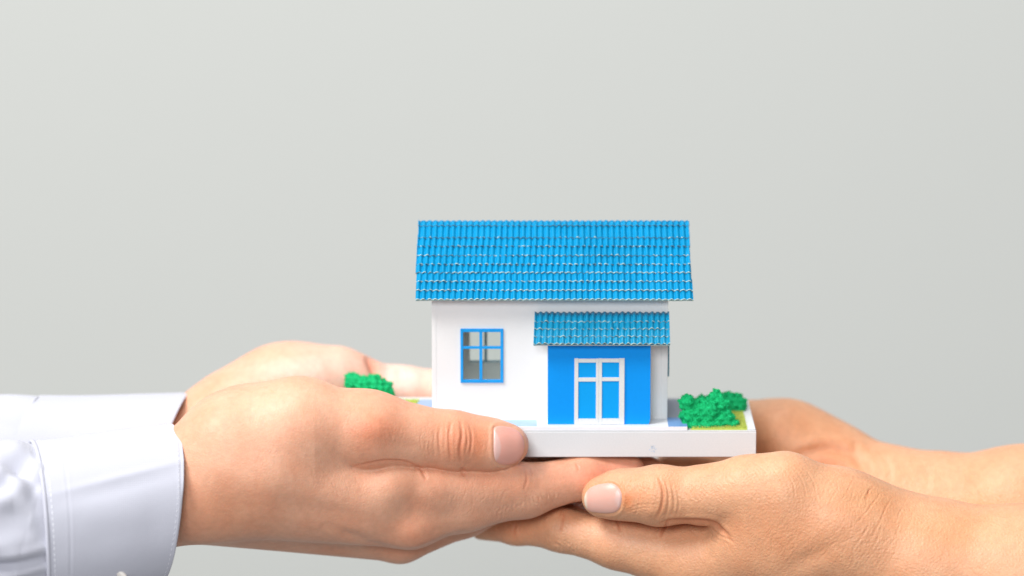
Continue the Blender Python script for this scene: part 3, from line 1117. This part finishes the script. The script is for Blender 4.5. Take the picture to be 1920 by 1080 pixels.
# rear hand
palm = Blob(9)
palm.chain([(-60, 890, 32, 17), (120, 872, 40, 17), (310, 852, 49, 18)])
palm.chain([(310, 852, 49, 18), (640, 835, 56, 13)])
palm.chain([(310, 856, 58, 17), (640, 850, 68, 12)])
palm.chain([(320, 850, 68, 17), (625, 870, 80, 11.5)])
palm.chain([(320, 850, 78, 15), (610, 890, 90, 11)])
palm.chain([(405, 800, 53, 17), (520, 735, 60, 16.5), (625, 722, 65, 13.5)])
thumb = Blob(6)
thumb.chain([(440, 775, 55, 16), (560, 728, 62, 15), (650, 712, 67, 11.5)])
thumb.chain([(675, 722, 69, 10.5), (760, 733, 70.5, 9.0), (835, 738, 71, 8.8), (930, 742, 71, 7.2)])
index = Blob(4).chain([(640, 840, 56, 12.5), (850, 838, 57, 9), (960, 836, 57, 8), (1030, 836, 57, 6.5)])
middle = Blob(4).chain([(640, 850, 68, 12), (860, 850, 70, 9), (980, 852, 71, 8), (1060, 855, 71, 6.5)])
ring = Blob(4).chain([(625, 870, 80, 11.5), (830, 880, 83, 8.5), (940, 885, 84, 7.5), (1010, 888, 84, 6)])
little = Blob(4).chain([(610, 890, 90, 11), (770, 910, 92, 7.5), (850, 915, 93, 6.8), (910, 918, 93, 5.5)])


def detail_b(s):
    s.crease([(686, 668), (698, 690), (707, 715)], 7, 1.6, .3, red=.8)
    s.crease([(745, 688), (752, 715)], 5, .5, .2, red=.2)
    s.bump(600, 700, 70, 40, 1.2)
    s.color(690, 690, 25, 40, (1.0, .86, .82))
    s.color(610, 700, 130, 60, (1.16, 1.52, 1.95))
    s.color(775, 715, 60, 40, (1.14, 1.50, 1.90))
    s.color(430, 740, 80, 40, (1.0, 1.05, 1.05))
    s.color(520, 665, 90, 14, (1.0, .92, .85))


hB, fB = hand('hand', palm, thumb, [(index, 3), (middle, 2), (ring, 2), (little, 2)], (640, 700, 10, 1.5), detail_b, M['skin_pale'], left, 2.4, 1)
keep(hB)


# sleeves ----------------------------------------------------------
def tube(rings, n_len, n_ang, parent, name, folds=None, inner=True, over=0.0, power=2.0):
    """cloth tube; each ring = (top px, bottom px, bulge px of the near side, depth radius, depth)"""
    t = np.linspace(0, len(rings) - 1, n_len)
    K = []
    for (tx, ty), (bx, by), bul, rd, yc in rings:
        a = P(tx, ty, yc); b = P(bx, by, yc)
        K.append(np.concatenate([(a + b) / 2, (a - b) / 2, [bul / 4.88, -rd, 0]]))
    K = smooth_rows(np.array(K), t)
    th = np.linspace(0, 2 * np.pi, n_ang, endpoint=False)
    cs, sn = np.cos(th), np.sin(th)
    e = 2.0 / power
    cs = np.sign(cs) * np.abs(cs) ** e; sn = np.sign(sn) * np.abs(sn) ** e
    V = K[:, None, 0:3] + cs[None, :, None] * K[:, None, 3:6] + sn[None, :, None] * K[:, None, 6:9]
    nl = len(t)
    cen = K[:, None, 0:3]
    nn = V - cen; nn /= np.linalg.norm(nn, axis=2, keepdims=True)
    V = V + nn * over
    Vf = V.reshape(-1, 3); Nf = nn.reshape(-1, 3)
    s = Sculpt(Vf, Nf)
    if folds: folds(s)
    Vf = s.apply()
    V = Vf.reshape(nl, n_ang, 3)
    parts = [V]
    if inner:
        # rolled edge and lining at the wrist end (ring 0)
        roll = []
        d0 = V[0] - V[3]; d0 /= np.linalg.norm(d0, axis=1, keepdims=True)
        for a in np.linspace(0, np.pi, 7)[1:]:
            roll.append(V[0] + d0 * .55 * math.sin(a) - nn[0] * .55 * (1 - math.cos(a)))
        base_in = roll[-1]
        for k in (1, 2, 4, 8, 14):
            if k < nl: roll.append(base_in + (V[k] - V[0]))
        allv = np.concatenate([np.array(roll[::-1]), V])
    else:
        allv = V
    n = allv.shape[0]
    idx = np.arange(n * n_ang).reshape(n, n_ang)
    Q = np.stack([idx[:-1], np.roll(idx[:-1], -1, 1), np.roll(idx[1:], -1, 1), idx[1:]], -1).reshape(-1, 4)
    return keep(to_mesh(name, allv.reshape(-1, 3), Q, None, M['cloth'], parent)), V


def smooth_rows(K, t):
    out = []
    m = len(K)
    for q in t:
        i = min(int(q), m - 2); f = q - i
        p0, p1, p2, p3 = K[max(i - 1, 0)], K[i], K[i + 1], K[min(i + 2, m - 1)]
        out.append(.5 * (2 * p1 + (p2 - p0) * f + (2 * p0 - 5 * p1 + 4 * p2 - p3) * f * f + (3 * p1 - p0 - 3 * p2 + p3) * f ** 3))
    return np.array(out)


def folds_a(s):
    s.crease([(-60, 905), (20, 925), (70, 950), (100, 990)], 16, 1.6, .6)
    s.crease([(-40, 860), (30, 880), (75, 920)], 12, 1.8, .7)
    s.crease([(-80, 1075), (10, 1062), (60, 1052), (108, 1040)], 8, 1.8, .8)
    s.crease([(-120, 990), (-20, 985), (60, 1000), (100, 1020)], 20, 1.2, .6)
    s.bump(40, 1015, 40, 22, 1.4)
    s.bump(30, 905, 30, 14, 1.2, 30)
    s.bump(20, 850, 40, 10, 1.0, 10)
    for k in range(26):
        x, y = random.uniform(-550, -40), random.uniform(850, 1150)
        s.crease([(x, y), (x + 60, y + random.uniform(-30, 30)), (x + 130, y + random.uniform(-50, 50))], 14, 1.6, .6)


def folds_cuff(s):
    s.bump(230, 893, 130, 7, .55, -14)
    s.bump(230, 915, 120, 12, -.35, -14)
    s.bump(200, 960, 60, 30, .5)
    s.bump(290, 990, 30, 50, -.4)
    s.crease([(337, 830), (340, 900), (340, 960), (330, 1040)], 2.2, .18, .5, False)
    s.crease([(120, 860), (128, 930), (132, 1000), (132, 1080)], 2.2, .14, .4, False)
    s.bump(200, 840, 90, 12, .3, -8)


seam = [((65, 836), (78, 1150), 36, 32, -30)]
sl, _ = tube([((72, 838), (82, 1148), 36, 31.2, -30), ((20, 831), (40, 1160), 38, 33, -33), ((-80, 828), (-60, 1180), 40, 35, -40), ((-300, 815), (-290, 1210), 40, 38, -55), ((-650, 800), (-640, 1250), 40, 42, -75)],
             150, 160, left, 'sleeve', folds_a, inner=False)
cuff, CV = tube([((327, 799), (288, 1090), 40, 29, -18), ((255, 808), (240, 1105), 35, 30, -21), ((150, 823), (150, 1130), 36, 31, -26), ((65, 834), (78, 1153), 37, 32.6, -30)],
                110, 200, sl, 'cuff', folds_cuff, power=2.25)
cuff.location = (0, 0, 0)
# piped seam between cuff and sleeve
def cord(path, r, name, mat, parent, n=8):
    path = np.array(path)
    tg = np.gradient(path, axis=0); tg /= np.linalg.norm(tg, axis=1, keepdims=True)
    ref = np.tile(np.array([1.0, 0.05, 0.02]), (len(path), 1))
    u = np.cross(tg, ref); u /= np.linalg.norm(u, axis=1, keepdims=True)
    v = np.cross(tg, u)
    a = np.linspace(0, 2 * np.pi, n, endpoint=False)
    V = path[:, None] + r * (np.cos(a)[None, :, None] * u[:, None] + np.sin(a)[None, :, None] * v[:, None])
    idx = np.arange(V.shape[0] * n).reshape(-1, n)
    Q = np.stack([idx[:-1], np.roll(idx[:-1], -1, 1), np.roll(idx[1:], -1, 1), idx[1:]], -1).reshape(-1, 4)
    return to_mesh(name, V.reshape(-1, 3), Q, None, mat, parent)


hv, hf = [], []
for pts in HAIRS:
    for a_, b_ in zip(pts[:-1], pts[1:]):
        n_ = len(hv)
        for q in (a_, b_):
            for dy, dz in ((0, .06), (.05, -.03), (-.05, -.03)): hv.append((q[0] * .001, (q[1] + dy) * .001, (q[2] + dz) * .001))
        hf += [(n_ + i, n_ + (i + 1) % 3, n_ + 3 + (i + 1) % 3, n_ + 3 + i) for i in range(3)]
me = bpy.data.meshes.new('arm_hair'); me.from_pydata(hv, [], hf)
hr = link('arm_hair', me, paper('dark_hair', (0.05, 0.03, 0.02, 1), .1, 900, .5), hA); hr['kind'] = 'stuff'
ringp = np.concatenate([CV[-1], CV[-1][:2]])
cord(ringp, .8, 'seam_piping', M['cloth'], sl)


def stitches(rows, parent, length=1.5, gap=.75):
    m_ = MB()
    for row in rows:
        seg = np.linalg.norm(np.diff(row, axis=0), axis=1)
        l = np.concatenate([[0], np.cumsum(seg)])
        q = 0
        while q + length < l[-1]:
            a = np.array([np.interp(q, l, row[:, k]) for k in range(3)])
            b = np.array([np.interp(q + length, l, row[:, k]) for k in range(3)])
            d = (b - a) / np.linalg.norm(b - a)
            out = a - CV.reshape(-1, 3).mean(0); out -= d * (out @ d); out /= np.linalg.norm(out)
            sd = np.cross(d, out) * .16
            o = out * .14
            mid = (a + b) / 2
            m_.add([a - sd, a + sd, b + sd, b - sd, mid - sd + o, mid + sd + o], [(0, 1, 5, 4), (4, 5, 2, 3), (0, 4, 3), (1, 2, 5)])
            q += length + gap
    o = m_.build('stitching', M['thread'], parent)
    o['kind'] = 'stuff'
    return o


stitches([CV[6], CV[-9]], cuff)
# button on the cuff
bc = P(216, 1091, -60)
bt = trace(lambda p: np.min(np.linalg.norm(p[:, None] - CV.reshape(-1, 3)[None, ::3], axis=2), 1) - 1.0, np.array([216.]), np.array([1091.]), -120)[0]
m_ = MB()
V_, F_ = [], []
prof = [(0, .3), (2.6, .3), (3.4, .9), (4.6, .9), (5.0, .5), (5.0, -.8)]
seg = 28
for r_, hh in prof:
    for i in range(seg):
        a = i / seg * 2 * math.pi
        V_.append((bt[0] + r_ * math.cos(a), bt[1] - hh, bt[2] + r_ * math.sin(a)))
for k in range(len(prof) - 1):
    for i in range(seg):
        j = (i + 1) % seg
        F_.append((k * seg + i, k * seg + j, (k + 1) * seg + j, (k + 1) * seg + i))
m_.add(V_, F_)
m_.build('button', M['button'], cuff, True)


def folds_b(s):
    s.crease([(-40, 760), (40, 785), (120, 800)], 20, 1.2, .5)
    s.bump(200, 770, 80, 16, .6)


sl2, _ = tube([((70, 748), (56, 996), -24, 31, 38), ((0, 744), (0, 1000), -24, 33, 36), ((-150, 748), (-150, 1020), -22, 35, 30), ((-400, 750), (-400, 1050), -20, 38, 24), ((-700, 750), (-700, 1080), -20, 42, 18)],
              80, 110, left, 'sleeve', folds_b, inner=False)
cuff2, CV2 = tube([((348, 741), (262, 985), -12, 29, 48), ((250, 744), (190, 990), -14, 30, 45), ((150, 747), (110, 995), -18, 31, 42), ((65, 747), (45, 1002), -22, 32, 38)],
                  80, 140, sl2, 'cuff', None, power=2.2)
cuff2.location = (0, 0, 0)

# ------------------------------------------------------------------ the person on the right, bare-armed
right = empty('person', P(2200, 1050, 0) * .001)
tag(right, 'bare-armed person holding the model house by its two-shrub end', 'person')
palm = Blob(9)
palm.chain([(2200, 1112, -34, 31), (1930, 1098, -24, 29.5), (1730, 1064, -17, 25.5), (1640, 1030, -14, 22)])
palm.chain([(2200, 1112, -12, 31), (1930, 1095, 0, 28), (1730, 1075, 4, 23), (1640, 1050, 6, 20)])
palm.chain([(1640, 1020, -14, 21), (1480, 1035, -10, 19), (1300, 1048, -3, 14)])
palm.chain([(1640, 1050, 6, 19), (1300, 1060, 14, 12.5)])
palm.chain([(1640, 1050, 22, 17), (1300, 1050, 30, 12)])
palm.chain([(1640, 1045, 34, 15), (1310, 1035, 45, 11)])
palm.chain([(1590, 1000, -18, 19), (1420, 1010, -15, 16)])
palm.chain([(1540, 968, 6, 15), (1380, 925, 10, 11)])
thumb = Blob(6)
thumb.chain([(1620, 1012, -16, 17), (1560, 966, -17, 17), (1470, 926, -18, 15), (1400, 922, -17, 12.8), (1325, 928, -15, 10.4), (1235, 929, -13, 10.6)])
thumb.chain([(1235, 929, -13, 10.6), (1165, 927, -10.5, 8.7), (1128, 932, -9.5, 7.7)])
index = Blob(4).chain([(1300, 1048, -3, 14), (1156, 1017, 1, 9.8), (1052, 994, 6, 7.9), (968, 989, 16, 6.3), (905, 987, 25, 5.4)])
middle = Blob(4).chain([(1300, 1060, 14, 12.5), (1060, 982, 25, 7.6), (970, 976, 34, 6.8), (910, 970, 42, 5.4)])
ring = Blob(4).chain([(1300, 1050, 30, 12), (1070, 972, 42, 7.4), (990, 964, 50, 6.5), (940, 958, 56, 5.2)])
little = Blob(4).chain([(1310, 1035, 45, 11), (1110, 958, 58, 6.6), (1040, 950, 64, 6), (1000, 945, 68, 5)])

NAIL_C = [(1166.5, 935), (1165, 922), (1157, 910), (1144, 905), (1126, 906.5), (1111, 911), (1101, 918), (1095, 929), (1094, 941), (1097, 952), (1104, 959.5), (1117, 962), (1137, 963.5), (1154, 961), (1163, 952)]


def detail_c(s):
    nail_bed(s, NAIL_C, .25, .3, ((1166, 935), (1094, 938)))
    # thumb joint
    s.crease([(1235, 893), (1243, 920), (1240, 950), (1228, 975)], 2.2, .5, .5, red=.5)
    s.crease([(1247, 900), (1254, 930), (1250, 960), (1244, 975)], 1.8, .34, .5)
    s.crease([(1258, 905), (1264, 935), (1262, 965)], 1.8, .3, .5)
    s.crease([(1270, 920), (1273, 945), (1266, 972)], 1.6, .24, .5)
    s.crease([(1200, 915), (1199, 940), (1194, 958)], 1.6, .22, .5)
    s.crease([(1176, 957), (1198, 947), (1238, 945)], 1.6, .2, .5)
    s.crease([(1170, 962), (1200, 952), (1232, 950)], 1.5, .16, .5)
    s.crease([(1190, 966), (1196, 955)], 1.5, .16, .5)
    s.bump(1222, 932, 22, 28, .45)
    s.bump(1222, 960, 10, 8, .35)
    s.fan([(1245, 890), (1330, 895)], [(1290, 970), (1370, 968)], 20, 1.3, .12, 21, 3)
    s.fan([(1180, 895), (1225, 890)], [(1180, 925), (1230, 935)], 6, 1.5, .1, 22, 4)
    # web crease between thumb and hand
    s.crease([(1236, 984), (1262, 977), (1330, 979), (1352, 992), (1372, 1012)], 3.8, 1.1, .3, red=.8)
    s.crease([(1330, 980), (1345, 1000), (1380, 1018)], 2, .3, .4)
    s.crease([(1255, 978), (1244, 992), (1238, 1008)], 2.2, .5, .4, red=.6)
    s.crease([(1156, 973), (1160, 985), (1163, 998)], 2.0, .45, .3, red=.6)
    s.fan([(1280, 985), (1345, 985)], [(1320, 1020), (1400, 1050)], 10, 1.5, .13, 23, 3)
    # index joint lines
    s.crease([(1060, 957), (1056, 975), (1050, 1000)], 1.9, .32, .4, red=.6)
    s.crease([(1054, 955), (1049, 970)], 1.6, .2, .4, red=.4)
    s.crease([(966, 980), (964, 998), (966, 1012)], 2.2, .25, .4, red=.4)
    s.fan([(1030, 1008), (1080, 1012)], [(1025, 1028), (1090, 1040)], 9, 1.5, .2, 24, 2)
    s.crease([(1040, 1018), (1050, 1024), (1049, 1034)], 2, .4, .5)
    s.fan([(1090, 985), (1180, 985)], [(1080, 1030), (1170, 1055)], 14, 1.3, .06, 25, 4)
    # back of the hand: long arcs towards the wrist, wrist folds
    for k, x in enumerate((1395, 1412, 1430, 1449, 1468, 1488, 1508)):
        s.crease([(x - 22, 864 + abs(k - 3) * 2), (x + 4, 885), (x + 20, 912), (x + 24, 945)], 1.4, .13, .7)
    s.bump(1450, 880, 70, 22, .8)
    s.bump(1610, 930, 34, 26, -.8, 35)
    s.crease([(1602, 893), (1594, 910), (1580, 935)], 1.3, .16, .3, red=.15)
    s.crease([(1638, 911), (1630, 920), (1622, 936)], 1.6, .3, .3, red=.35)
    s.crease([(1628, 915), (1630, 928), (1622, 936)], 1.4, .3, .3, red=.4)
    s.crease([(1652, 922), (1643, 935), (1626, 958), (1606, 982)], 1.3, .2, .3, red=.2)
    s.crease([(1675, 930), (1662, 950), (1648, 982), (1632, 1008)], 1.4, .22, .3, red=.2)
    s.crease([(1700, 936), (1688, 960), (1674, 988)], 1.3, .12, .3)
    s.crease([(1722, 940), (1712, 965), (1702, 985)], 1.3, .09, .3)
    s.fan([(1560, 885), (1650, 925)], [(1530, 945), (1620, 985)], 16, 1.1, .12, 26, 3, .3)
    s.fan([(1610, 950), (1690, 985)], [(1500, 1060), (1630, 1085)], 34, 1.2, .09, 27, 5, .3)
    s.fan([(1470, 950), (1560, 975)], [(1400, 1060), (1520, 1080)], 30, 1.2, .07, 28, 6, .3)
    s.fan([(1700, 960), (1790, 965)], [(1640, 1075), (1740, 1080)], 16, 1.3, .05, 29, 6, .3)
    s.bump(1520, 1045, 60, 18, -.9, -28)
    s.bump(1430, 1000, 60, 40, .6)
    s.bump(1720, 990, 60, 26, .6, 10)
    # skin colour
    s.color(1175, 920, 40, 30, (1.02, .88, .82))
    s.color(1176, 940, 10, 18, (1.0, .78, .62))
    s.color(1440, 880, 90, 35, (1.04, 1.08, 1.1))
    s.color(1480, 1010, 110, 50, (1.0, .90, .84))
    s.color(1150, 1000, 120, 35, (1.05, 1.08, 1.16))
    s.color(970, 1000, 60, 25, (.98, .86, .82))
    s.color(1270, 1030, 90, 40, (1.04, 1.05, 1.06))
    s.color(1640, 930, 60, 30, (.97, .95, .88))
    s.color(1800, 990, 120, 40, (1.0, 1.0, .94))


hC, fC = hand('hand', palm, thumb, [(index, 5), (middle, 2), (ring, 2), (little, 2)], (1300, 1400, 1.0, 11), detail_c, M['skin_tan'], right, 1.7, FINE)
keep(hC)
make_nail(fC, NAIL_C, ((1166, 934), (1094, 937)), hC, .17, .90, (.72, .41, .34), (.76, .68, .56))

# rear hand
palm = Blob(10)
palm.chain([(2200, 975, 24, 29), (1920, 966, 34, 26), (1740, 957, 46, 21.5), (1650, 940, 52, 20)])
palm.chain([(1660, 945, 50, 19), (1480, 930, 60, 15)])
palm.chain([(1660, 950, 60, 18), (1480, 945, 72, 14)])
palm.chain([(1660, 955, 72, 16), (1480, 955, 84, 13)])
palm.chain([(1640, 915, 52, 15), (1540, 872, 62, 16), (1460, 832, 66, 15)])
thumb = Blob(6)
thumb.chain([(1560, 880, 60, 16), (1480, 828, 66, 15), (1410, 806, 71, 10.8), (1340, 812, 72, 9.2), (1280, 820, 71.5, 7.8)])
index = Blob(4).chain([(1480, 930, 60, 14), (1370, 905, 58, 10), (1300, 895, 56, 9), (1255, 885, 54, 7.5)])
middle = Blob(4).chain([(1480, 945, 72, 13), (1320, 930, 72, 9), (1240, 930, 70, 8), (1190, 930, 70, 6.5)])
ring = Blob(4).chain([(1480, 955, 84, 12.5), (1320, 950, 86, 9), (1240, 950, 86, 7.5)])
little = Blob(4).chain([(1500, 960, 94, 11), (1380, 960, 97, 8), (1310, 960, 98, 6.5)])


def detail_d(s):
    s.crease([(1480, 862), (1540, 842), (1590, 848), (1615, 870), (1628, 896)], 9, 1.3, .4, red=.3)
    s.crease([(1600, 826), (1608, 850)], 6, .5, .4)
    s.crease([(1655, 852), (1668, 880), (1666, 915)], 4, .35, .5)
    s.crease([(1730, 866), (1740, 890), (1738, 925)], 4, .25, .5)
    s.color(1480, 830, 110, 70, (.93, .88, .82))  # mild shade over the palm, painted into the skin colour
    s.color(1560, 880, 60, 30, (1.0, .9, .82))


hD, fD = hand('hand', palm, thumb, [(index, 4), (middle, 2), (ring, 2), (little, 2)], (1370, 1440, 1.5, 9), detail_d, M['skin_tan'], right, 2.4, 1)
keep(hD)


# ------------------------------------------------------------------ shrubs of green foam
def shrub(lobes, seed, crumb):
    """lobes: (px, py, depth, r mm); a lumpy sponge with crumbs all over it"""
    r_ = np.random.default_rng(seed)
    C = [(P(a, b, y), r) for a, b, y, r in lobes]
    ph = r_.uniform(0, 6.28, (14, 3)); fq = r_.normal(0, 1, (14, 3)) * 1.6; am = r_.uniform(.12, .3, 14)
    ph2 = r_.uniform(0, 6.28, (16,)); fq2 = r_.normal(0, 1, (16, 3)) * 4.5

    def f(p):
        d = None
        for c_, rr in C:
            e = np.linalg.norm(p - c_, axis=1) - rr
            d = e if d is None else smin(d, e, 1.0)
        for k in range(14):
            d = d + am[k] * np.sin(p @ fq[k] + ph[k, 0]) * .55
        for k in range(16):
            d = d + .07 * np.sin(p @ fq2[k] + ph2[k])
        return d * .8
    lo = np.min([c_ - rr for c_, rr in C], 0) - 2; hi = np.max([c_ + rr for c_, rr in C], 0) + 2
    lo[2] = max(lo[2], ZB + .1)
    lo[1] = max(lo[1], .25)
    V, Q = surface_nets(f, lo, hi, .3)
    Nn = grad(f, V, .1)
    o = to_mesh('shrub', V, Q, None, M['shrub'], house)
    # crumbs
    pick = r_.choice(len(V), crumb, replace=True)
    m_v = []; m_f = []
    tet = np.array([(1, 1, 1), (1, -1, -1), (-1, 1, -1), (-1, -1, 1)]) * .6
    for i in pick:
        s_ = r_.uniform(.07, .2)
        Rm = np.linalg.qr(r_.normal(size=(3, 3)))[0]
        q = V[i] + Nn[i] * r_.uniform(-.05, .3) + (tet * np.array([1, r_.uniform(.4, 1.6), r_.uniform(.4, 1)])) @ Rm * s_
        if q[:, 1].min() < .1: continue
        n0 = len(m_v)
        m_v += [tuple(t) for t in q * .001]
        m_f += [(n0, n0 + 1, n0 + 2), (n0, n0 + 2, n0 + 3), (n0, n0 + 3, n0 + 1), (n0 + 1, n0 + 3, n0 + 2)]
    me = bpy.data.meshes.new('foam_crumbs'); me.from_pydata(m_v, [], m_f)
    k = link('foam_crumbs', me, M['shrub'], o); k['kind'] = 'stuff'
    return o


shrub([(1290, 755, 9, 2.9), (1287, 749, 9, 1.6), (1298, 783, 8, 4.2), (1328, 773, 9, 5.2), (1325, 795, 7.5, 5.0), (1350, 766, 10, 4.0), (1343, 748, 11, 2.8), (1342, 739, 11, 1.7), (1357, 786, 8, 4.0), (1374, 797, 6.5, 2.5), (1310, 764, 10, 3.2), (1304, 798, 6, 3.0), (1345, 798, 6.5, 3.6), (1318, 786, 10, 5.2), (1340, 785, 10, 5), (1282, 778, 8, 1.8)], 5, 16000)
shrub([(1350, 763, 34, 5.4), (1378, 762, 34, 4.6), (1384, 752, 35, 2.8), (1318, 760, 36, 3.8), (1335, 757, 36, 3.2), (1365, 750, 35, 3.2)], 6, 4000)
shrub([(664, 717, 42, 3.4), (655, 708, 42, 1.6), (684, 728, 42, 5.0), (700, 722, 42, 3.6), (704, 711, 42, 2.2), (716, 730, 42, 4.0), (722, 738, 42, 3.4), (690, 742, 42, 5), (725, 724, 42, 1.6)], 7, 4000)
